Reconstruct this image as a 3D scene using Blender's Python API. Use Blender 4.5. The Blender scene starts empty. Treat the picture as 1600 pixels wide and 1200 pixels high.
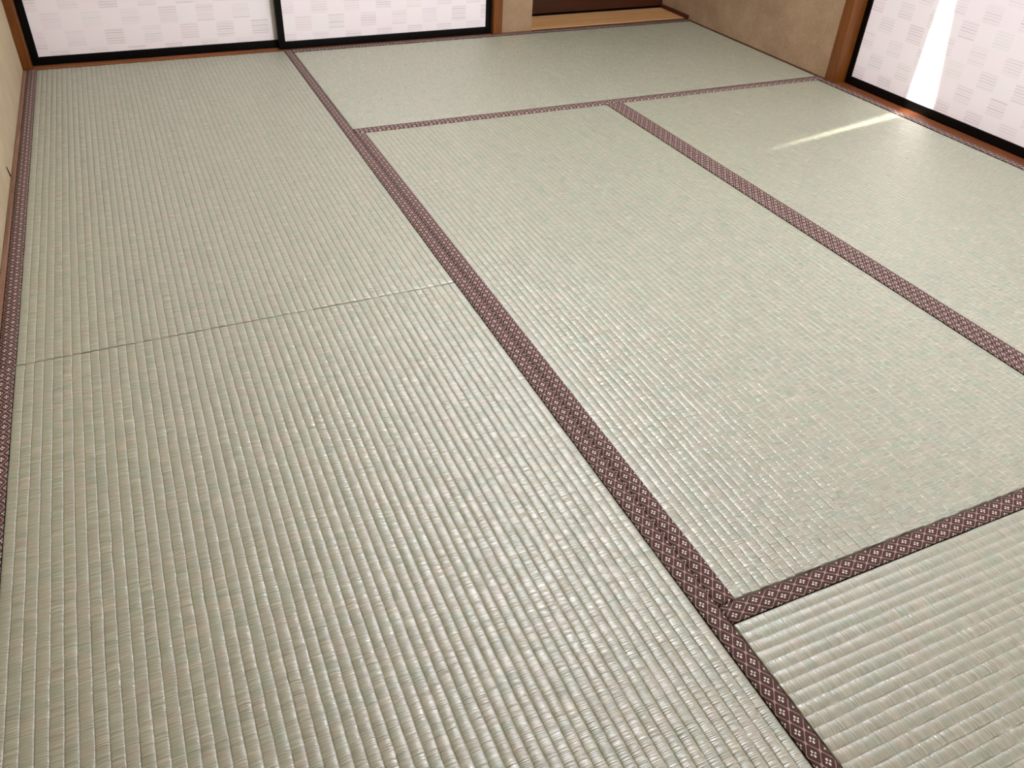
import bpy, bmesh, math, random
import numpy as np
from mathutils import Matrix, Vector

# ------------------------------------------------------------------ camera, world, light, exposure
scene = bpy.context.scene
col = scene.collection
rng = np.random.default_rng(7)
random.seed(7)

cam_d = bpy.data.cameras.new('camera')
cam = bpy.data.objects.new('camera', cam_d)
col.objects.link(cam)
cam_d.sensor_fit = 'HORIZONTAL'
cam_d.sensor_width = 36.0
cam_d.lens = 1251.86 * 36 / 1600
cam_d.shift_x = (800 - 778.91) / 1600
cam_d.shift_y = -(600 - 551.81) / 1600
cam_d.clip_start = 0.02
cam.matrix_world = (Matrix.Translation((0.3249, 0.4105, 0.8771))
                    @ Matrix.Rotation(-0.4400, 4, 'Z') @ Matrix.Rotation(0.9403, 4, 'X') @ Matrix.Rotation(0.0471, 4, 'Z'))
scene.camera = cam

vs = scene.view_settings
vs.view_transform = 'Standard'
vs.look = 'None'
vs.gamma = 1.0
vs.use_curve_mapping = False
vs.exposure = 0.05

world = bpy.data.worlds.new('world')
scene.world = world
world.use_nodes = True
wn = world.node_tree.nodes
wn['Background'].inputs['Color'].default_value = (0.80, 0.90, 1.0, 1)
wn['Background'].inputs['Strength'].default_value = 1.2

SUN_AZ, SUN_EL = math.radians(10.4), math.radians(25)
sd = bpy.data.lights.new('sun', 'SUN')
sd.energy = 16.0
sd.angle = math.radians(0.55)
sd.color = (1.0, 0.95, 0.86)
sun = bpy.data.objects.new('sun', sd)
col.objects.link(sun)
sun_dir = Vector((math.cos(SUN_AZ) * math.cos(SUN_EL), math.sin(SUN_AZ) * math.cos(SUN_EL), -math.sin(SUN_EL)))
sun.rotation_euler = sun_dir.to_track_quat('-Z', 'Y').to_euler()
sun.location = (-4, 1, 3)

def area(name, loc, direction, sx, sy, energy, color):
    d = bpy.data.lights.new(name, 'AREA')
    d.shape = 'RECTANGLE'
    d.size, d.size_y = sx, sy
    d.energy, d.color = energy, color
    o = bpy.data.objects.new(name, d)
    col.objects.link(o)
    o.location = loc
    o.rotation_euler = Vector(direction).to_track_quat('-Z', 'Y').to_euler()
    return o

# daylight through the window behind the photographer, and the high side window whose curtains let one blade of sun in
WY0, WY1, WZ0, WZ1 = 1.30, 2.30, 0.90, 1.85
NX0, NX1, NZ0, NZ1 = 1.76, 2.60, 0.91, 1.89
area('window_daylight', ((NX0 + NX1) / 2, -0.05, (NZ0 + NZ1) / 2), (0, 1, 0), NX1 - NX0 - 0.08, NZ1 - NZ0 - 0.08, 31, (0.97, 0.99, 1.03))

# ------------------------------------------------------------------ helpers
def obj(name, me, mat=None, parent=None, loc=None):
    o = bpy.data.objects.new(name, me)
    col.objects.link(o)
    if mat is not None:
        for m in (mat if isinstance(mat, (list, tuple)) else [mat]):
            me.materials.append(m)
    if loc is not None:
        o.location = loc
    if parent is not None:
        o.parent = parent
    return o

def empty(name, loc):
    o = bpy.data.objects.new(name, None)
    col.objects.link(o)
    o.location = loc
    o.empty_display_size = 0.1
    return o

def tag(o, label, cat, group=None, kind=None):
    o['label'] = label
    o['category'] = cat
    if group: o['group'] = group
    if kind: o['kind'] = kind
    return o

def box_mesh(name, lo, hi, origin=(0, 0, 0), bevel=0.0, segs=2):
    bm = bmesh.new()
    lo, hi, org = Vector(lo), Vector(hi), Vector(origin)
    bmesh.ops.create_cube(bm, size=1)
    for v in bm.verts:
        v.co = Vector([(lo[i] + hi[i]) / 2 + v.co[i] * (hi[i] - lo[i]) for i in range(3)]) - org
    if bevel:
        bmesh.ops.bevel(bm, geom=bm.edges[:], offset=bevel, segments=segs, profile=0.5, affect='EDGES')
    me = bpy.data.meshes.new(name)
    bm.to_mesh(me); bm.free()
    return me

def box(name, lo, hi, mat, parent=None, bevel=0.0):
    org = parent.location if parent is not None else ((lo[0] + hi[0]) / 2, (lo[1] + hi[1]) / 2, lo[2])
    me = box_mesh(name, lo, hi, org, bevel)
    return obj(name, me, mat, parent, None if parent is not None else org)

def boxes_mesh(name, items, origin):
    """several touching boxes of ONE piece (a wall with openings)"""
    bm = bmesh.new()
    for lo, hi in items:
        r = bmesh.ops.create_cube(bm, size=1)
        for v in r['verts']:
            v.co = Vector([(lo[i] + hi[i]) / 2 + v.co[i] * (hi[i] - lo[i]) for i in range(3)]) - Vector(origin)
    me = bpy.data.meshes.new(name)
    bm.to_mesh(me); bm.free()
    return me

def extrude_mesh(name, prof, axis, a, b, origin):
    """profile polygon (list of 2-tuples) swept along x or y from a to b; prof gives (other horizontal, z)"""
    bm = bmesh.new()
    rings = []
    for t in (a, b):
        ring = []
        for p, z in prof:
            co = (t, p, z) if axis == 'x' else (p, t, z)
            ring.append(bm.verts.new(Vector(co) - Vector(origin)))
        rings.append(ring)
    n = len(prof)
    for i in range(n):
        bm.faces.new((rings[0][i], rings[0][(i + 1) % n], rings[1][(i + 1) % n], rings[1][i]))
    bm.faces.new(rings[0][::-1]); bm.faces.new(rings[1])
    bmesh.ops.recalc_face_normals(bm, faces=bm.faces[:])
    me = bpy.data.meshes.new(name)
    bm.to_mesh(me); bm.free()
    return me

# ------------------------------------------------------------------ materials
class NT:
    def __init__(self, name):
        self.m = bpy.data.materials.new(name)
        self.m.use_nodes = True
        self.t = self.m.node_tree
        self.b = self.t.nodes['Principled BSDF']
    def n(self, typ, **kw):
        nd = self.t.nodes.new(typ)
        for k, v in kw.items(): setattr(nd, k, v)
        return nd
    def l(self, a, b): self.t.links.new(a, b)
    def put(self, sock, v):
        if hasattr(v, 'is_output'): self.l(v, sock)
        else: sock.default_value = v
    def math(self, op, a, b=None, c=None, clamp=False):
        nd = self.n('ShaderNodeMath', operation=op, use_clamp=clamp)
        self.put(nd.inputs[0], a)
        if b is not None: self.put(nd.inputs[1], b)
        if c is not None: self.put(nd.inputs[2], c)
        return nd.outputs[0]
    def xyz(self, x, y, z=0.0):
        nd = self.n('ShaderNodeCombineXYZ')
        for i, v in enumerate((x, y, z)): self.put(nd.inputs[i], v)
        return nd.outputs[0]
    def noise(self, vec, scale=1.0, detail=2.0, rough=0.5, dist=0.0, dims='3D'):
        nd = self.n('ShaderNodeTexNoise', noise_dimensions=dims)
        self.l(vec, nd.inputs['Vector'])
        nd.inputs['Scale'].default_value = scale
        nd.inputs['Detail'].default_value = detail
        nd.inputs['Roughness'].default_value = rough
        nd.inputs['Distortion'].default_value = dist
        return nd.outputs['Fac']
    def white(self, vec):
        nd = self.n('ShaderNodeTexWhiteNoise', noise_dimensions='3D')
        self.l(vec, nd.inputs['Vector'])
        return nd.outputs['Value']
    def mix(self, f, a, b):
        nd = self.n('ShaderNodeMix', data_type='RGBA')
        self.put(nd.inputs['Factor'], f)
        for s, v in ((nd.inputs[6], a), (nd.inputs[7], b)):
            if hasattr(v, 'is_output'): self.l(v, s)
            else: s.default_value = (*v, 1)
        return nd.outputs[2]
    def remap(self, v, a, b, c, d):
        nd = self.n('ShaderNodeMapRange')
        self.put(nd.inputs[0], v)
        for i, q in enumerate((a, b, c, d)): nd.inputs[i + 1].default_value = q
        return nd.outputs[0]
    def bump(self, h, strength, dist):
        nd = self.n('ShaderNodeBump')
        nd.inputs['Strength'].default_value = strength
        nd.inputs['Distance'].default_value = dist
        self.l(h, nd.inputs['Height'])
        self.l(nd.outputs[0], self.b.inputs['Normal'])
        return nd
    def uv(self):
        u = self.n('ShaderNodeUVMap', uv_map='UVMap')
        s = self.n('ShaderNodeSeparateXYZ')
        self.l(u.outputs[0], s.inputs[0])
        return s.outputs[0], s.outputs[1]
    def objco(self):
        c = self.n('ShaderNodeTexCoord')
        return c.outputs['Object']
    def geo(self):
        g = self.n('ShaderNodeNewGeometry')
        return g.outputs['Position']

def lin(r, g, b):
    f = lambda c: ((c / 255 + 0.055) / 1.055) ** 2.4 if c / 255 > 0.04045 else c / 255 / 12.92
    return (f(r), f(g), f(b))

PITCH = 0.0150
LAMP_E, LAMP_XY, LAMP_Z = 50.0, (1.40, 2.02), 1.74
RUSH_A, RUSH_B, RUSH_C = (159, 170, 147), (176, 171, 149), (168, 170, 151)
RUSH_ROUGH, RUSH_SPEC, STRAND_H = 0.40, 1.0, 0.0012

def m_rush():
    k = NT('rush_weave')
    u, v = k.uv()
    row = k.math('FLOOR', k.math('DIVIDE', u, PITCH))
    inrow = k.math('FRACT', k.math('DIVIDE', u, PITCH))
    rid = k.math('MULTIPLY', row, 7.31)
    F1, F2 = 560.0, 150.0
    # single rush strands lie across the row: fine one-way relief along v, a fresh one for each row
    def strand(dv):
        vv = k.math('ADD', v, dv)
        return k.noise(k.xyz(k.math('ADD', rid, k.math('MULTIPLY', inrow, 0.35)), k.math('MULTIPLY', vv, F1)), 1.0, 1.0)
    def tuft(dv):
        vv = k.math('ADD', v, dv)
        return k.noise(k.xyz(k.math('ADD', rid, k.math('MULTIPLY', inrow, 0.2)), k.math('MULTIPLY', vv, F2), 5.0), 1.0, 2.0)
    D = 0.0002
    s1, s1b = strand(0.0), strand(D)
    s2, s2b = tuft(0.0), tuft(D * 2)
    # rushes cross several rows, so colour drifts in patches
    patch = k.noise(k.xyz(k.math('MULTIPLY', row, 0.45), k.math('MULTIPLY', v, 38.0), 3.0), 1.0, 2.0, 0.6)
    big = k.noise(k.xyz(k.math('MULTIPLY', u, 5.0), k.math('MULTIPLY', v, 3.0), 9.0), 1.0, 3.0)
    c = k.mix(k.remap(patch, 0.35, 0.65, 0, 1), lin(*RUSH_A), lin(*RUSH_B))
    c = k.mix(k.math('MULTIPLY', k.remap(big, 0.35, 0.7, 0, 1), 0.4), c, lin(*RUSH_C))
    rare = k.remap(k.noise(k.xyz(rid, k.math('MULTIPLY', v, 160.0), 17.0), 1.0, 0.0), 0.68, 0.74, 0, 1)
    c = k.mix(k.math('MULTIPLY', rare, 0.35), c, lin(202, 194, 166))
    br = k.remap(s1, 0.25, 0.75, 0.66, 1.28)
    br = k.math('MULTIPLY', br, k.remap(s2, 0.25, 0.75, 0.90, 1.07))
    hsv = k.n('ShaderNodeHueSaturation')
    k.l(c, hsv.inputs['Color']); k.l(br, hsv.inputs['Value'])
    k.l(hsv.outputs[0], k.b.inputs['Base Color'])
    k.b.inputs['Roughness'].default_value = RUSH_ROUGH
    k.b.inputs['Specular IOR Level'].default_value = RUSH_SPEC
    k.b.inputs['IOR'].default_value = 1.8
    # the strands' round sides: tilt the normal along v by the true slope of the relief
    slope = k.math('ADD', k.math('MULTIPLY', k.math('SUBTRACT', s1b, s1), STRAND_H / D),
                   k.math('MULTIPLY', k.math('SUBTRACT', s2b, s2), STRAND_H * 1.0 / (2 * D)))
    tan = k.n('ShaderNodeTangent', direction_type='UV_MAP', uv_map='UVMap')
    g = k.n('ShaderNodeNewGeometry')
    cr = k.n('ShaderNodeVectorMath', operation='CROSS_PRODUCT')
    k.l(g.outputs['Normal'], cr.inputs[0]); k.l(tan.outputs[0], cr.inputs[1])
    sc = k.n('ShaderNodeVectorMath', operation='SCALE')
    k.l(cr.outputs[0], sc.inputs[0]); k.l(slope, sc.inputs['Scale'])
    ad = k.n('ShaderNodeVectorMath', operation='SUBTRACT')
    k.l(g.outputs['Normal'], ad.inputs[0]); k.l(sc.outputs[0], ad.inputs[1])
    no = k.n('ShaderNodeVectorMath', operation='NORMALIZE')
    k.l(ad.outputs[0], no.inputs[0])
    k.l(no.outputs[0], k.b.inputs['Normal'])
    return k.m

def m_heri(side=False):
    k = NT('border_brocade')
    u, v = k.uv()            # u across from the inner edge, v along, metres
    PV, PU = 0.0266, 0.0192
    def lattice(ou, ov):
        a = k.math('SUBTRACT', k.math('FLOORED_MODULO', k.math('ADD', u, ou + PU / 2), PU), PU / 2)
        b = k.math('SUBTRACT', k.math('FLOORED_MODULO', k.math('ADD', v, ov + PV / 2), PV), PV / 2)
        return a, b
    def dot(a, b, da, db, ra, rb):
        x = k.math('DIVIDE', k.math('SUBTRACT', a, da), ra)
        y = k.math('DIVIDE', k.math('SUBTRACT', b, db), rb)
        return k.math('LESS_THAN', k.math('ADD', k.math('MULTIPLY', x, x), k.math('MULTIPLY', y, y)), 1.0)
    U0 = -0.0098
    line = None; white = None
    for ou, ov in ((U0, 0.0), (U0 + PU / 2, PV / 2)):
        a, b = lattice(ou, ov)
        aa, bb = k.math('ABSOLUTE', a), k.math('ABSOLUTE', b)
        d = k.math('ADD', k.math('DIVIDE', aa, PU / 2), k.math('DIVIDE', bb, PV / 2))
        e = k.math('LESS_THAN', k.math('ABSOLUTE', k.math('SUBTRACT', d, 1.0)), 0.055)
        # interlaced knot at the tips of each lozenge
        kb = k.math('SUBTRACT', bb, PV / 2)
        kd = k.math('MAXIMUM', k.math('DIVIDE', aa, 0.0017), k.math('DIVIDE', k.math('ABSOLUTE', kb), 0.0021))
        kn = k.math('LESS_THAN', kd, 1.0)
        fl = k.math('MAXIMUM', e, kn)
        line = fl if line is None else k.math('MAXIMUM', line, fl)
        w = dot(a, b, 0, 0.0028, 0.0013, 0.0018)
        for args in ((0, -0.0028, 0.0013, 0.0018), (0.0027, 0, 0.0011, 0.0013), (-0.0027, 0, 0.0011, 0.0013)):
            w = k.math('MAXIMUM', w, dot(a, b, *args))
        white = w if white is None else k.math('MAXIMUM', white, w)
    thread = k.noise(k.xyz(k.math('MULTIPLY', u, 2400), k.math('MULTIPLY', v, 700)), 1.0, 1.0)
    ground = k.mix(thread, lin(64, 42, 39), lin(92, 67, 62))
    c = k.mix(line, ground, lin(182, 148, 143))
    c = k.mix(white, c, lin(232, 220, 208))
    k.l(c, k.b.inputs['Base Color'])
    k.l(k.remap(k.math('MAXIMUM', line, white), 0, 1, 0.72, 0.5), k.b.inputs['Roughness'])
    k.b.inputs['Specular IOR Level'].default_value = 0.3
    k.bump(k.math('ADD', k.math('MULTIPLY', k.math('MAXIMUM', line, white), 0.8), k.math('MULTIPLY', thread, 0.4)), 0.6, 0.0006)
    return k.m

def plain(name, c, rough=0.6, spec=0.5, var=0.0, scale=30.0, bump=0.0, bscale=200.0):
    k = NT(name)
    if var:
        f = k.noise(k.objco(), scale, 3.0)
        k.l(k.mix(k.remap(f, 0.3, 0.7, 0, 1), tuple(x * (1 - var) for x in c), tuple(min(1, x * (1 + var)) for x in c)), k.b.inputs['Base Color'])
    else:
        k.b.inputs['Base Color'].default_value = (*c, 1)
    if bump:
        k.bump(k.noise(k.objco(), bscale, 3.0), bump, 0.001)
    k.b.inputs['Roughness'].default_value = rough
    k.b.inputs['Specular IOR Level'].default_value = spec
    return k.m

def m_plaster(name, c1, c2):
    k = NT(name)
    co = k.geo()
    f1 = k.noise(co, 9.0, 4.0, 0.6)
    f2 = k.noise(co, 160.0, 3.0, 0.7)
    vo = k.n('ShaderNodeTexVoronoi'); k.l(co, vo.inputs['Vector']); vo.inputs['Scale'].default_value = 60.0
    spot = k.remap(vo.outputs['Distance'], 0.05, 0.13, 1, 0)
    keep = k.remap(k.noise(co, 23.0, 1.0), 0.50, 0.55, 0, 1)
    c = k.mix(k.remap(k.math('ADD', k.math('MULTIPLY', f1, 0.5), k.math('MULTIPLY', f2, 0.5)), 0.38, 0.62, 0, 1), c1, c2)
    c = k.mix(k.math('MULTIPLY', k.math('MULTIPLY', spot, keep), 0.55), c, lin(92, 74, 56))
    k.l(c, k.b.inputs['Base Color'])
    k.b.inputs['Roughness'].default_value = 0.95
    k.b.inputs['Specular IOR Level'].default_value = 0.2
    k.bump(k.math('ADD', f2, k.math('MULTIPLY', k.noise(co, 420.0, 2.0), 0.5)), 0.5, 0.002)
    return k.m

def m_wood(name, c1, c2, axis, rough=0.45, spec=0.5, gs=60.0):
    """grain runs along axis 0/1/2"""
    k = NT(name)
    co = k.geo()
    mp = k.n('ShaderNodeMapping')
    k.l(co, mp.inputs['Vector'])
    sc = [gs, gs, gs]; sc[axis] = gs / 18
    mp.inputs['Scale'].default_value = sc
    f = k.noise(mp.outputs[0], 1.0, 4.0, 0.65, 0.6)
    g = k.noise(mp.outputs[0], 4.0, 2.0, 0.5, 0.0)
    t = k.math('ADD', k.math('MULTIPLY', f, 0.75), k.math('MULTIPLY', g, 0.25))
    k.l(k.mix(k.remap(t, 0.33, 0.67, 0, 1), c1, c2), k.b.inputs['Base Color'])
    k.b.inputs['Roughness'].default_value = rough
    k.b.inputs['Specular IOR Level'].default_value = spec
    k.bump(t, 0.25, 0.001)
    return k.m

def m_paper(name, axis, off_u, off_z):
    """sliding-door paper with a flat printed chequer of finely lined squares; axis = horizontal world axis"""
    k = NT(name)
    s = k.n('ShaderNodeSeparateXYZ'); k.l(k.geo(), s.inputs[0])
    h, z = s.outputs[axis], s.outputs[2]
    P, Q = 0.0615, 0.0600
    hu = k.math('DIVIDE', k.math('ADD', h, off_u), P)
    zu = k.math('DIVIDE', k.math('ADD', z, off_z), Q)
    ci, cj = k.math('FLOOR', hu), k.math('FLOOR', zu)
    fu, fz = k.math('FRACT', hu), k.math('FRACT', zu)
    par = k.math('FLOORED_MODULO', k.math('ADD', ci, cj), 2.0)
    idv = k.xyz(ci, cj, 2.0)
    r1 = k.white(idv)
    r2 = k.white(k.xyz(ci, cj, 11.0))
    r3 = k.white(k.xyz(ci, cj, 23.0))
    # ragged fine lines
    wob = k.noise(k.xyz(k.math('MULTIPLY', h, 60), k.math('MULTIPLY', z, 60), 0.0), 1.0, 2.0)
    zz = k.math('ADD', k.math('MULTIPLY', fz, 7.0), k.math('ADD', r1, k.math('MULTIPLY', wob, 0.25)))
    li = k.math('FLOOR', zz)
    ls = k.math('ABSOLUTE', k.math('SUBTRACT', k.math('FRACT', zz), 0.5))
    lw = k.white(k.xyz(ci, cj, k.math('ADD', li, 40.0)))
    line = k.math('MULTIPLY', k.remap(ls, 0.10, 0.24, 1, 0), k.remap(lw, 0.1, 0.9, 0.25, 1.0))
    inside = k.math('MULTIPLY', k.math('GREATER_THAN', fu, 0.04), k.math('MULTIPLY', k.math('GREATER_THAN', fz, 0.06), k.math('LESS_THAN', fz, 0.94)))
    mask = k.math('MULTIPLY', k.math('MULTIPLY', par, inside), k.remap(r2, 0, 1, 0.45, 1.0))
    base = k.mix(r3, lin(252, 243, 248), lin(251, 246, 247))
    c = k.mix(k.math('MULTIPLY', mask, 0.08), base, lin(214, 200, 206))
    c = k.mix(k.math('MULTIPLY', k.math('MULTIPLY', mask, line), 0.5), c, lin(178, 166, 172))
    k.l(c, k.b.inputs['Base Color'])
    k.b.inputs['Roughness'].default_value = 0.55
    k.b.inputs['Specular IOR Level'].default_value = 0.3
    k.bump(k.noise(k.geo(), 300.0, 2.0), 0.15, 0.0005)
    return k.m

M = {}
M['rush'] = m_rush()
M['heri'] = m_heri()
M['heri_fold'] = plain('border_fold_black', (0.006, 0.004, 0.004), 0.8, 0.1)
M['core'] = plain('straw_core', lin(120, 108, 76), 0.9, 0.2, 0.2, 80)
M['subfloor'] = m_wood('subfloor_board', lin(60, 46, 34), lin(84, 64, 46), 1, 0.8, 0.2)
M['plaster_left'] = m_plaster('sand_plaster_cream', lin(184, 168, 138), lin(200, 184, 154))
M['plaster'] = m_plaster('sand_plaster_tan', lin(156, 128, 102), lin(179, 153, 122))
M['ceiling'] = m_wood('ceiling_board', lin(100, 74, 48), lin(124, 94, 62), 1, 0.6, 0.3)
M['post'] = m_wood('post_wood', lin(88, 45, 5), lin(126, 71, 15), 2, 0.4)
M['sill_x'] = m_wood('sill_wood_x', lin(118, 68, 38), lin(154, 98, 60), 0, 0.45)
M['sill_y'] = m_wood('sill_wood_y', lin(98, 50, 24), lin(132, 76, 40), 1, 0.4)
M['edge_y'] = m_wood('edging_wood', lin(112, 80, 60), lin(152, 116, 92), 1, 0.65)
M['edge_dark'] = m_wood('edging_dark', lin(72, 40, 30), lin(96, 58, 42), 1, 0.5)
M['plank'] = m_wood('plank_pale', lin(196, 146, 92), lin(222, 178, 122), 0, 0.4)
M['lacquer'] = plain('black_lacquer', (0.0012, 0.0011, 0.0012), 0.35, 0.15)
M['door_dark'] = m_wood('door_dark', lin(52, 22, 8), lin(70, 32, 12), 0, 0.4, 0.4)
M['rail_dark'] = m_wood('rail_dark', lin(64, 20, 8), lin(86, 32, 16), 1, 0.4, 0.4)
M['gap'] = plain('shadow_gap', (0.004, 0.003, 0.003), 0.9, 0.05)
M['curtain'] = plain('curtain_cloth', lin(120, 110, 96), 0.9, 0.1)
M['alu'] = plain('window_frame', lin(120, 112, 100), 0.4, 0.5)

# ------------------------------------------------------------------ the room
ZT = 2.40           # ceiling
XL, XR = -0.012, 2.646
YN, YF = -0.012, 3.532

def struct(name, items, mat, label, cat):
    lo = [min(i[0][a] for i in items) for a in range(3)]
    hi = [max(i[1][a] for i in items) for a in range(3)]
    org = ((lo[0] + hi[0]) / 2, (lo[1] + hi[1]) / 2, lo[2])
    o = obj(name, boxes_mesh(name, items, org), mat, None, org)
    return tag(o, label, cat, kind='structure')

struct('floor', [((-0.15, -0.15, -0.075), (2.85, 3.95, -0.058))], M['subfloor'], 'bare wooden subfloor under the straw mats', 'floor')
struct('ceiling', [((-0.15, -0.15, ZT), (2.85, 3.95, ZT + 0.03))], M['ceiling'], 'wooden board ceiling above the mat room', 'ceiling')
# left wall with a high window opening
wl = struct('wall_left', [((-0.13, -0.15, -0.058), (XL, 3.545, WZ0)), ((-0.13, -0.15, WZ1), (XL, 3.545, ZT)),
     ((-0.13, -0.15, WZ0), (XL, WY0, WZ1)), ((-0.13, WY1, WZ0), (XL, 3.545, WZ1))],
     M['plaster_left'], 'cream sand-plastered wall beside the long run of two mats', 'wall')
# far wall: lintel over the paper doors, the narrow plaster pier, the recess
FX0, FX1 = 0.017, 1.694
PX0, PX1 = 1.733, 1.874
DH = 1.76
struct('wall_far', [((PX0, YF, -0.058), (PX1, 3.62, ZT)), ((-0.13, YF + 0.02, DH + 0.05), (PX0, 3.62, ZT)), ((PX1, YF, DH + 0.05), (XR + 0.1, 3.62, ZT)),
     ((-0.13, 3.64, -0.058), (PX1, 3.66, ZT)), ((PX1 - 0.02, 3.62, -0.058), (PX1, 3.74, ZT))],
     M['plaster'], 'tan sand-plastered pier between the paper doors and the door recess', 'wall')
# right wall
struct('wall_right', [((XR, 2.63, -0.058), (2.80, 3.78, ZT)), ((XR, 0.78, DH + 0.05), (2.80, 2.63, ZT)), ((XR, -0.15, -0.058), (2.80, 0.78, ZT)),
     ((2.775, 0.78, -0.058), (2.80, 2.63, DH + 0.05))],
     M['plaster'], 'tan sand-plastered wall running from the post to the door recess', 'wall')
struct('wall_near', [((-0.13, -0.13, -0.058), (NX0, YN, ZT)), ((NX1, -0.13, -0.058), (2.80, YN, ZT)), ((NX0, -0.13, NZ1), (NX1, YN, ZT)), ((NX0, -0.13, -0.058), (NX1, YN, NZ0))],
     M['plaster'], 'tan plastered wall with the wide window facing the paper doors', 'wall')
wroot = empty('window_2', ((NX0 + NX1) / 2, -0.08, NZ0))
tag(wroot, 'wide wood-framed window in the wall facing the paper doors', 'window', kind='structure')
for nm, lo, hi in (('frame_sill', (NX0, -0.12, NZ0), (NX1, -0.015, NZ0 + 0.035)), ('frame_head', (NX0, -0.12, NZ1 - 0.035), (NX1, -0.015, NZ1)),
                   ('frame_jamb', (NX0, -0.12, NZ0 + 0.035), (NX0 + 0.035, -0.015, NZ1 - 0.035)), ('frame_jamb', (NX1 - 0.035, -0.12, NZ0 + 0.035), (NX1, -0.015, NZ1 - 0.035)),
                   ('mullion', ((NX0 + NX1) / 2 - 0.02, -0.11, NZ0 + 0.035), ((NX0 + NX1) / 2 + 0.02, -0.08, NZ1 - 0.035))):
    box(nm, lo, hi, M['post'], wroot, 0.002)
kg = NT('window_glass'); kg.b.inputs['Transmission Weight'].default_value = 1.0; kg.b.inputs['Roughness'].default_value = 0.02
for xa, xb in ((NX0 + 0.035, (NX0 + NX1) / 2 - 0.02), ((NX0 + NX1) / 2 + 0.02, NX1 - 0.035)):
    box('pane', (xa, -0.098, NZ0 + 0.035), (xb, -0.094, NZ1 - 0.035), kg.m, wroot, 0)

# ------------------------------------------------------------------ render-time geometry: tatami
HERI = 0.0287
A = 0.88
def smooth_noise(n, step, amp):
    m = max(2, int(n / step) + 3)
    k = rng.normal(0, amp, m)
    x = np.linspace(0, m - 1.001, n)
    i = x.astype(int); f = x - i; f = f * f * (3 - 2 * f)
    return k[i] * (1 - f) + k[i + 1] * f

def grid_mesh(name, P, UV, smooth=True):
    nu, nv = P.shape[:2]
    me = bpy.data.meshes.new(name)
    idx = np.arange(nu * nv).reshape(nu, nv)
    q = np.stack([idx[:-1, :-1], idx[1:, :-1], idx[1:, 1:], idx[:-1, 1:]], -1).reshape(-1, 4)
    me.vertices.add(nu * nv)
    me.vertices.foreach_set('co', P.reshape(-1).astype(np.float32))
    me.loops.add(q.size)
    me.loops.foreach_set('vertex_index', q.reshape(-1).astype(np.int32))
    me.polygons.add(len(q))
    me.polygons.foreach_set('loop_start', (np.arange(len(q)) * 4).astype(np.int32))
    uvl = me.uv_layers.new(name='UVMap')
    uvl.data.foreach_set('uv', UV.reshape(-1, 2)[q.reshape(-1)].reshape(-1).astype(np.float32))
    me.polygons.foreach_set('use_smooth', np.full(len(q), smooth))
    me.update(); me.validate()
    return me

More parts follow.
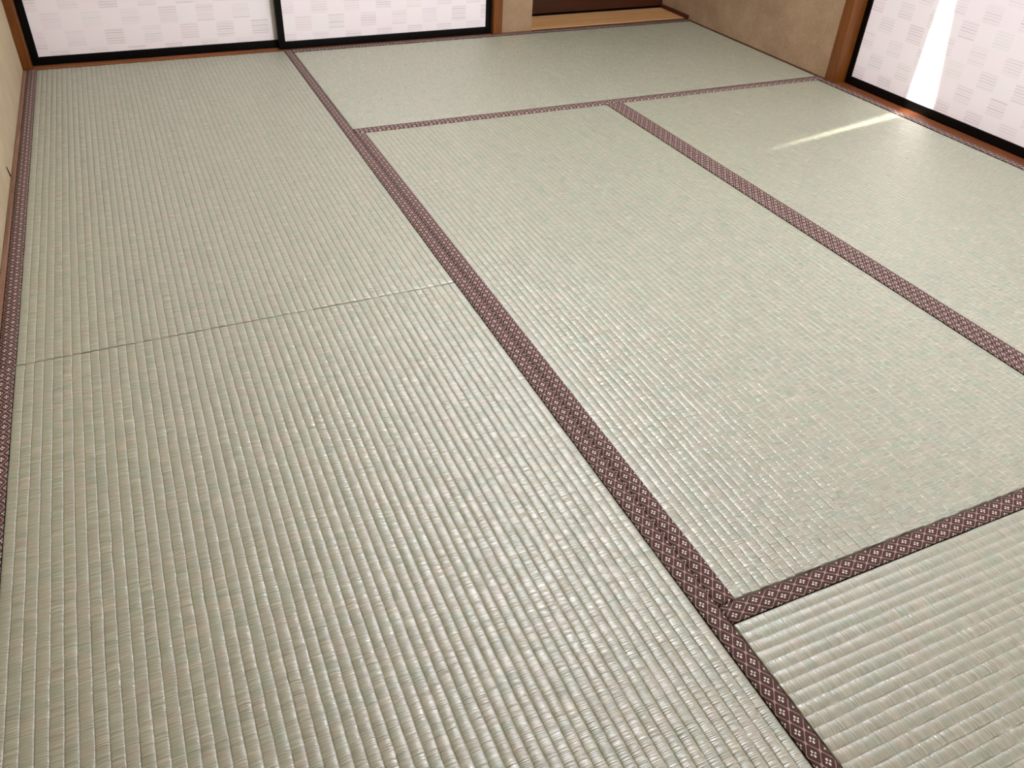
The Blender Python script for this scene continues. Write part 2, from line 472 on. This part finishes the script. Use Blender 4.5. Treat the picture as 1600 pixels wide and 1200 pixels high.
def tatami(corners, along, label, nv=300, ns=8, gap=0.0008, seed=0, dz=0.0):
    """corners: world xy at (u0,v0),(u1,v0),(u1,v1),(u0,v1); u across the mat, v along its length"""
    c = [np.array(p, float) for p in corners]
    ctr = sum(c) / 4
    W = np.linalg.norm(c[1] - c[0]); L = np.linalg.norm(c[3] - c[0])
    root = empty('tatami_mat', (ctr[0], ctr[1], -0.058 + dz))
    tag(root, label, 'tatami mat', 'tatami mats on the floor')
    flip = np.cross(c[1] - c[0], c[3] - c[0]) < 0
    def world(u, v, z):
        s, t = u / W, v / L
        s, t, z = np.broadcast_arrays(s, t, z)
        xy = (c[0] * ((1 - s) * (1 - t))[..., None] + c[1] * (s * (1 - t))[..., None] + c[2] * (s * t)[..., None] + c[3] * ((1 - s) * t)[..., None])
        return np.concatenate([xy - ctr, (z + 0.058)[..., None]], -1)
    def build(name, u, v, z, U, V, mat):
        P = world(u, v, z); UV = np.stack(np.broadcast_arrays(U, V), -1)
        if flip: P, UV = P[::-1], UV[::-1]
        return obj(name, grid_mesh(name, P, UV), mat, root)
    # straw core
    P = [(gap + 0.003, gap + 0.003), (W - gap - 0.003, gap + 0.003), (W - gap - 0.003, L - gap - 0.003), (gap + 0.003, L - gap - 0.003)]
    bm = bmesh.new()
    lo = [bm.verts.new(world(np.array(p[0]), np.array(p[1]), np.array(-0.058))) for p in P]
    hi = [bm.verts.new(world(np.array(p[0]), np.array(p[1]), np.array(-0.006))) for p in P]
    bm.faces.new(lo); bm.faces.new(hi)
    for i in range(4): bm.faces.new((lo[i], lo[(i + 1) % 4], hi[(i + 1) % 4], hi[i]))
    bmesh.ops.recalc_face_normals(bm, faces=bm.faces[:])
    me = bpy.data.meshes.new('straw_core'); bm.to_mesh(me); bm.free()
    obj('straw_core', me, M['core'], root)
    # woven cover: every row a real ridge, the ends turned down
    u0, u1 = HERI - 0.004, W - HERI + 0.004
    nrow = int(round((W - 2 * HERI) / PITCH)); p = (W - 2 * HERI) / nrow
    fq = np.array([0, 0.035, 0.10, 0.22, 0.36, 0.5, 0.64, 0.78, 0.90, 0.965])
    fr_all = np.concatenate([(np.arange(nrow)[:, None] + fq[None]).reshape(-1), [nrow]])
    us = np.concatenate([[u0], HERI + fr_all * p, [u1]])
    R = 0.0014
    eg = gap + 0.0015
    ends = np.array([eg, eg, eg + R * 0.3, eg + R])
    zend = np.array([-0.050, -R, -R * 0.29, 0.0])
    inner = np.linspace(eg + R, L - eg - R, nv + 1)[1:-1]
    vs_ = np.concatenate([ends, inner, (L - ends)[::-1]])
    ze = np.concatenate([zend, np.zeros(len(inner)), zend[::-1]])
    n_v = len(vs_)
    fr = ((us - HERI) / p)
    ph = np.abs(np.sin(np.pi * fr)) ** 0.5
    row = np.clip(np.floor(fr + 1e-6).astype(int), 0, nrow - 1)
    amp = np.stack([0.0013 * (1 + smooth_noise(n_v, 3, 0.12)) for _ in range(nrow)])
    off = np.stack([smooth_noise(n_v, 4, 0.00016) for _ in range(nrow)])
    lat = np.stack([smooth_noise(n_v, 6, 0.00022) for _ in range(nrow + 1)])
    mask = np.clip(np.minimum(vs_ - gap, L - gap - vs_) / 0.004, 0.35, 1)
    z = ph[:, None] * amp[row] * mask[None] + off[row] * ph[:, None] + ze[None] - 0.0012
    slit = np.stack([0.0011 * np.clip(0.8 + smooth_noise(n_v, 1.4, 0.7), 0.0, 1.8) for _ in range(nrow + 1)])
    z = z - np.where(np.abs(fr - np.round(fr)) < 0.01, 1.0, 0.0)[:, None] * slit[np.clip(np.round(fr).astype(int), 0, nrow)] * mask[None]
    ul = us[:, None] + lat[np.clip(np.round(fr).astype(int), 0, nrow)] * np.where(np.abs(fr - np.round(fr)) < 0.3, 1, 0.5)[:, None]
    ul[0], ul[-1] = u0, u1
    z[0] = z[1] - 0.002; z[-1] = z[-2] - 0.002
    U = np.broadcast_to((us - HERI)[:, None] * (PITCH / p) + seed * 3.0, z.shape)
    V = np.broadcast_to(vs_[None] + seed * 5.0 + 0 * ul, z.shape)
    build('woven_cover', ul, np.broadcast_to(vs_[None], z.shape), z, U, V, M['rush'])
    # two cloth borders along the long edges
    for side in (0, 1):
        hg = 0.0008
        prof = [(HERI - 0.0004, -0.0024), (HERI, 0.0014), (HERI - 0.0006, 0.0020), (HERI * 0.5, 0.0021), (hg + 0.0012, 0.0017), (hg, 0.0002), (hg, -0.055)]
        pu = np.array([q[0] for q in prof]); pz = np.array([q[1] for q in prof])
        if side: pu = W - pu
        k = 90
        vv = np.concatenate([[gap, gap], np.linspace(gap + 0.0012, L - gap - 0.0012, k), [L - gap, L - gap]])
        zz = np.concatenate([[-0.050, -0.0006], np.zeros(k), [-0.0006, -0.050]])
        wav = smooth_noise(len(vv), 5, 0.00012)
        up = pu[:, None] + np.where(np.arange(len(prof)) < 3, 1, 0)[:, None] * wav[None]
        z = pz[:, None] + zz[None] + 0 * up
        arc = np.concatenate([[0], np.cumsum(np.hypot(np.diff(np.array([q[0] for q in prof])), np.diff(pz)))]) - 0.0034
        Ub = np.broadcast_to(arc[:, None], z.shape)
        Vb = np.broadcast_to((vv * (1 if not side else 1) + seed * 0.0071 + side * 0.009)[None], z.shape)
        P = world(up, np.broadcast_to(vv[None], z.shape), z); UV = np.stack([Ub, Vb], -1)
        # orientation settled by a normal test
        a_ = P[len(prof) // 2, 40]; b_ = P[len(prof) // 2 + 1, 40]; d_ = P[len(prof) // 2, 41]
        if np.cross(b_ - a_, d_ - a_)[2] < 0: P, UV = P[::-1], UV[::-1]
        me = grid_mesh('cloth_border', P, UV)
        o = obj('cloth_border', me, [M['heri'], M['heri_fold']], root)
        # the face along the folded inner edge is coloured plain black
        nvv = len(vv) - 1
        first = 0 if abs(P[0, 40, 2] - (0.058 - 0.0024)) < 0.0008 and P[-1, 40, 2] < 0.02 else len(prof) - 2
        mi = np.zeros(len(me.polygons), np.int32)
        mi[first * nvv:(first + 1) * nvv] = 1
        me.polygons.foreach_set('material_index', mi)
    return root

# joints measured in the photograph: mats are trimmed to the room, so corners sit a few mm off the module
tatami([(0, 0), (A, 0), (A, 1.762), (0, 1.762)], 'y', 'straw mat along the cream wall, on the seam side away from the paper doors', 340, 8, seed=1, dz=0.0016)
tatami([(0, 1.762), (A, 1.762), (A, 3.520), (0, 3.520)], 'y', 'straw mat along the cream wall, its short end against the white paper door', 340, 8, seed=2, dz=0.0002)
tatami([(A, 3.518), (A, 2.642), (2.64, 2.642), (2.64, 3.518)], 'x', 'straw mat lying lengthwise in front of the door recess and the plaster pier', 300, 6, seed=3, dz=0.0008)
tatami([(A, 0.88), (1.758, 0.88), (1.750, 2.640), (A, 2.640)], 'y', 'straw mat enclosed by other mats on all four sides', 340, 8, seed=4, dz=0.0002)
tatami([(1.758, 0.88), (2.64, 0.88), (2.64, 2.640), (1.750, 2.640)], 'y', 'straw mat beside the sliding door, crossed by a thin streak of sunlight', 300, 6, seed=5, dz=0.0005)
tatami([(A, 0.878), (A, 0.0), (2.64, 0.0), (2.64, 0.878)], 'x', 'straw mat laid crosswise at the end of the room away from the paper doors', 340, 8, seed=6, dz=0.0018)

# ------------------------------------------------------------------ posts, sills, edging strips
def strip(name, lo, hi, mat, label, cat='trim', bevel=0.0015):
    o = box(name, lo, hi, mat, None, bevel)
    return tag(o, label, cat, kind='structure')

strip('trim_1', (XL + 0.0005, 0.0, -0.057), (-0.0008, 3.516, 0.003), M['edge_y'], 'thin weathered wooden edging strip between the cream wall and the mats')
strip('trim_2', (-0.045, 3.522, -0.057), (0.017, 3.60, DH + 0.05), M['post'], 'orange-brown wooden corner post beside the cream wall', 'post', 0.002)
strip('trim_3', (FX1, 3.512, -0.057), (PX0, 3.60, DH + 0.05), M['post'], 'orange-brown wooden post between the paper doors and the plaster pier', 'post', 0.002)

# far sill: a board with two sliding grooves
def sill_profile(a, b, z0, z1, g1, g2, gd=0.003):
    return [(a, z0), (a, z1), (g1[0], z1), (g1[0], z1 - gd), (g1[1], z1 - gd), (g1[1], z1), (g2[0], z1), (g2[0], z1 - gd), (g2[1], z1 - gd), (g2[1], z1), (b, z1), (b, z0)]
pr = sill_profile(3.5205, 3.620, -0.057, 0.000, (3.535, 3.555), (3.566, 3.586))
org = ((FX0 + FX1) / 2, 3.57, -0.057)
tag(obj('trim_4', extrude_mesh('sill', pr, 'x', FX0 + 0.0005, FX1 - 0.0005, org), M['sill_x'], None, org),
    'brown grooved wooden sill under the pair of paper doors', 'sill', kind='structure')
strip('trim_5', (FX1, 3.5185, -0.057), (PX1, 3.5315, 0.002), M['sill_x'], 'brown wooden edging strip at the foot of the plaster pier')
strip('trim_6', (FX0, 3.522, DH), (FX1, 3.612, DH + 0.045), M['sill_x'], 'brown wooden head rail over the pair of paper doors')

# right side: post, sill, edging
strip('trim_7', (2.636, 2.590, -0.057), (2.74, 2.634, DH + 0.05), M['post'], 'orange-brown wooden post beside the sunlit sliding door', 'post', 0.002)
pr = sill_profile(2.6405, 2.774, -0.057, 0.000, (2.690, 2.712), (2.724, 2.746))
org = (2.70, 1.685, -0.057)
tag(obj('trim_8', extrude_mesh('sill', pr, 'y', 0.782, 2.5895, org), M['sill_y'], None, org),
    'red-brown grooved wooden sill under the sunlit sliding door', 'sill', kind='structure')
strip('trim_9', (2.6405, 2.6345, -0.057), (XR, 3.519, 0.003), M['edge_dark'], 'thin dark wooden edging strip under the tan wall')
strip('trim_10', (2.645, 0.782, DH), (2.774, 2.589, DH + 0.045), M['sill_y'], 'red-brown wooden head rail over the sunlit sliding door')

# recess: pale plank floor, dark door, dark red side rail
strip('trim_11', (PX1 + 0.001, 3.5195, -0.057), (XR - 0.0005, 3.5300, 0.004), M['edge_dark'], 'dark brown edging strip in front of the pale recess plank')
strip('trim_12', (PX1 + 0.001, 3.5305, -0.057), (XR - 0.0005, 3.724, 0.006), M['plank'], 'pale wooden threshold plank in the door recess', 'threshold')
strip('trim_13', (2.630, 3.512, 0.0065), (XR - 0.0005, 3.722, 0.020), M['rail_dark'], 'dark red-brown wooden rail at the foot of the recess wall')

# ------------------------------------------------------------------ sliding paper doors
def fusuma(name, axis, a, b, face, depth, label, off_u, off_z, z0=0.001, z1=DH - 0.002, stile=0.024, rail=0.027):
    """axis 'x': faces -y, front plane y=face; axis 'y': faces -x, front plane x=face"""
    def pt(h, d, z): return (h, face + d, z) if axis == 'x' else (face + d, h, z)
    def bx(nm, h0, h1, d0, d1, za, zb, mat, parent, bev):
        p, q = pt(h0, d0, za), pt(h1, d1, zb)
        return box(nm, [min(p[i], q[i]) for i in range(3)], [max(p[i], q[i]) for i in range(3)], mat, parent, bev)
    c = pt((a + b) / 2, depth / 2, z0)
    root = empty(name, c)
    tag(root, label, 'sliding door', kind='structure')
    bx('stile', a, a + stile, 0, depth, z0, z1, M['lacquer'], root, 0.002)
    bx('stile', b - stile, b, 0, depth, z0, z1, M['lacquer'], root, 0.002)
    bx('bottom_rail', a + stile, b - stile, 0.0005, depth - 0.0005, z0, z0 + rail, M['lacquer'], root, 0.0015)
    bx('top_rail', a + stile, b - stile, 0.0005, depth - 0.0005, z1 - rail, z1, M['lacquer'], root, 0.0015)
    bx('paper_panel', a + stile - 0.003, b - stile + 0.003, 0.003, depth - 0.003, z0 + rail - 0.003, z1 - rail + 0.003,
       m_paper('door_paper_' + name, 0 if axis == 'x' else 1, off_u, off_z), root, 0)
    # round dark pull let into the paper
    hp = b - 0.11 if axis == 'x' else a + 0.11
    bm = bmesh.new()
    bmesh.ops.create_cone(bm, cap_ends=True, segments=24, radius1=0.028, radius2=0.024, depth=0.005)
    bmesh.ops.rotate(bm, verts=bm.verts[:], cent=(0, 0, 0), matrix=Matrix.Rotation(math.pi / 2, 3, 'X' if axis == 'x' else 'Y'))
    bmesh.ops.translate(bm, verts=bm.verts[:], vec=Vector(pt(hp, 0.002, 0.86)) - Vector(c))
    me = bpy.data.meshes.new('door_pull'); bm.to_mesh(me); bm.free()
    obj('door_pull', me, M['lacquer'], root)
    return root

fusuma('door_1', 'x', 0.0175, 0.866, 3.5665, 0.019, 'white paper sliding door with lined squares, next to the corner post', -0.138 + 0.0615 * 4, 0.0115)
fusuma('door_2', 'x', 0.840, 1.6935, 3.5355, 0.019, 'white paper sliding door with lined squares, next to the plaster pier', -1.030 + 0.0615 * 20, 0.0030)
fusuma('door_3', 'y', 1.690, 2.5893, 2.6915, 0.020, 'white paper sliding door struck by a bright band of sunlight', -2.4500 + 0.0615 * 41, 0.0480)
fusuma('door_4', 'y', 0.783, 1.715, 2.7255, 0.019, 'white paper sliding door behind the sunlit one', -2.0 + 0.0615 * 41, 0.0480)

# dark door of the recess
root = empty('door_5', (2.26, 3.74, 0.0))
tag(root, 'dark brown wooden door at the back of the recess', 'door', kind='structure')
box('stile', (PX1 + 0.001, 3.730, 0.012), (PX1 + 0.045, 3.765, DH + 0.2), M['door_dark'], root, 0.002)
box('stile', (XR - 0.030, 3.730, 0.012), (XR - 0.001, 3.765, DH + 0.2), M['door_dark'], root, 0.002)
box('bottom_rail', (PX1 + 0.045, 3.732, 0.012), (XR - 0.030, 3.765, 0.075), M['door_dark'], root, 0.002)
box('door_panel', (PX1 + 0.040, 3.738, 0.070), (XR - 0.025, 3.760, DH + 0.2), M['door_dark'], root, 0.0)
box('bottom_gap_shade', (PX1 + 0.001, 3.745, -0.02), (XR - 0.001, 3.765, 0.012), M['gap'], root, 0.0)  # black strip stands in for the shade in the gap under the door

# ------------------------------------------------------------------ window on the left wall (above the picture), gap between its curtains lets one blade of sun in
root = empty('window_1', (-0.07, (WY0 + WY1) / 2, WZ0))
tag(root, 'high window in the cream wall', 'window', kind='structure')
for nm, lo, hi in (('frame_sill', (-0.10, WY0, WZ0), (-0.02, WY1, WZ0 + 0.03)), ('frame_head', (-0.10, WY0, WZ1 - 0.03), (-0.02, WY1, WZ1)),
                   ('frame_jamb', (-0.10, WY0, WZ0 + 0.03), (-0.02, WY0 + 0.03, WZ1 - 0.03)), ('frame_jamb', (-0.10, WY1 - 0.03, WZ0 + 0.03), (-0.02, WY1, WZ1 - 0.03))):
    box(nm, lo, hi, M['alu'], root, 0.002)
def curtain(name, outer_y, edge, label):
    """pleated cloth at x ~ -0.06 between outer_y and a polyline edge [(y, z), ...] rising in z"""
    zs = np.array([e[1] for e in edge]); ys = np.array([e[0] for e in edge])
    zz = np.unique(np.concatenate([zs, np.linspace(zs[0], zs[-1], 12)]))
    n = 24
    org = np.array([-0.06, (outer_y + ys[0]) / 2, zs[0]])
    P = np.zeros((n + 1, len(zz), 3)); UV = np.zeros((n + 1, len(zz), 2))
    ye = np.interp(zz, zs, ys)
    for i in range(n + 1):
        q = i / n
        P[i, :, 0] = -0.06 + 0.010 * math.sin(i * 1.3) - org[0]
        P[i, :, 1] = outer_y * (1 - q) + ye * q - org[1]
        P[i, :, 2] = zz - org[2]
    o = obj(name, grid_mesh(name, P, UV), M['curtain'], None, tuple(org))
    mod = o.modifiers.new('thick', 'SOLIDIFY'); mod.thickness = 0.0015
    return tag(o, label, 'curtain')
# geometry of the gap, traced back along the sun from the streak on the mat and the band on the door
tl = math.tan(SUN_EL) / math.cos(SUN_AZ)
def back(x, y, z):
    dx = x + 0.06
    return (y - dx * math.tan(SUN_AZ), z + dx * tl)
tip = back(1.95, 2.138, 0)
near_e = [tip, back(2.62, 2.243, 0), back(2.69, 2.205, 0.04), back(2.69, 2.262, 0.36)]
far_e = [tip, back(2.62, 2.277, 0), back(2.69, 2.300, 0.03), back(2.69, 2.297, 0.36)]
zb, zt = WZ0 + 0.031, WZ1 - 0.031
near_e = [(tip[0] - 0.0015, zb)] + near_e + [(near_e[-1][0] + 0.02, zt)]
far_e = [(tip[0] + 0.0015, zb)] + far_e + [(far_e[-1][0], zt)]
curtain('window_curtain', WY0 + 0.031, near_e, 'cloth curtain over the half of the high window away from the paper doors')
curtain('window_curtain', WY1 - 0.031, far_e, 'cloth curtain over the half of the high window toward the paper doors')

# pendant lamp over the middle of the room
lx, ly = LAMP_XY
lamp = empty('pendant_lamp', (lx, ly, LAMP_Z))
tag(lamp, 'round white pendant lamp over the middle of the mats', 'lamp')
def lathe(name, prof, mat, parent, seg=48):
    bm = bmesh.new()
    vs_ = [bm.verts.new((r, 0, z)) for r, z in prof]
    es = [bm.edges.new((vs_[i], vs_[i + 1])) for i in range(len(prof) - 1)]
    bmesh.ops.spin(bm, geom=vs_ + es, cent=(0, 0, 0), axis=(0, 0, 1), angle=2 * math.pi, steps=seg)
    bmesh.ops.remove_doubles(bm, verts=bm.verts[:], dist=1e-5)
    bmesh.ops.recalc_face_normals(bm, faces=bm.faces[:])
    for f in bm.faces: f.smooth = True
    me = bpy.data.meshes.new(name); bm.to_mesh(me); bm.free()
    return obj(name, me, mat, parent)
k = NT('lamp_diffuser')
k.b.inputs['Base Color'].default_value = (0.9, 0.9, 0.9, 1)
k.b.inputs['Emission Color'].default_value = (0.97, 0.98, 1.04, 1)
k.b.inputs['Emission Strength'].default_value = LAMP_E
lathe('ceiling_plate', [(0.0001, ZT - LAMP_Z - 0.0005), (0.05, ZT - LAMP_Z - 0.0005), (0.05, ZT - LAMP_Z - 0.03), (0.0001, ZT - LAMP_Z - 0.03)], M['alu'], lamp)
lathe('cord', [(0.003, ZT - LAMP_Z - 0.03), (0.003, 0.13)], M['alu'], lamp, 12)
lathe('cap', [(0.003, 0.13), (0.03, 0.125), (0.205, 0.10), (0.205, 0.095), (0.0001, 0.095)], M['alu'], lamp)
lathe('diffuser', [(0.205, 0.10), (0.24, 0.085), (0.25, 0.06), (0.245, 0.03), (0.22, 0.012), (0.15, 0.003), (0.0001, 0.0)], k.m, lamp)

# small black scratch on the cream wall

bm = bmesh.new()
S0, S1 = (2.600, 0.034), (2.614, 0.004)
vv = []
for dx in (-0.001, 0.0008):
    for (y, z), w in ((S0, 0.0020), (S1, 0.0036)):
        vv.append([bm.verts.new((XL + dx - wl.location.x, y - w * 1.6 - wl.location.y, z - wl.location.z)), bm.verts.new((XL + dx - wl.location.x, y + w * 1.6 - wl.location.y, z - wl.location.z))])
for a_, b_ in ((vv[0], vv[1]), (vv[2], vv[3]), (vv[0], vv[2]), (vv[1], vv[3])):
    bm.faces.new((a_[0], a_[1], b_[1], b_[0]))
for q in (0, 1):
    bm.faces.new((vv[0][q], vv[1][q], vv[3][q], vv[2][q]))
bmesh.ops.recalc_face_normals(bm, faces=bm.faces[:])
me = bpy.data.meshes.new('scratch'); bm.to_mesh(me); bm.free()
obj('scratch', me, M['gap'], wl)
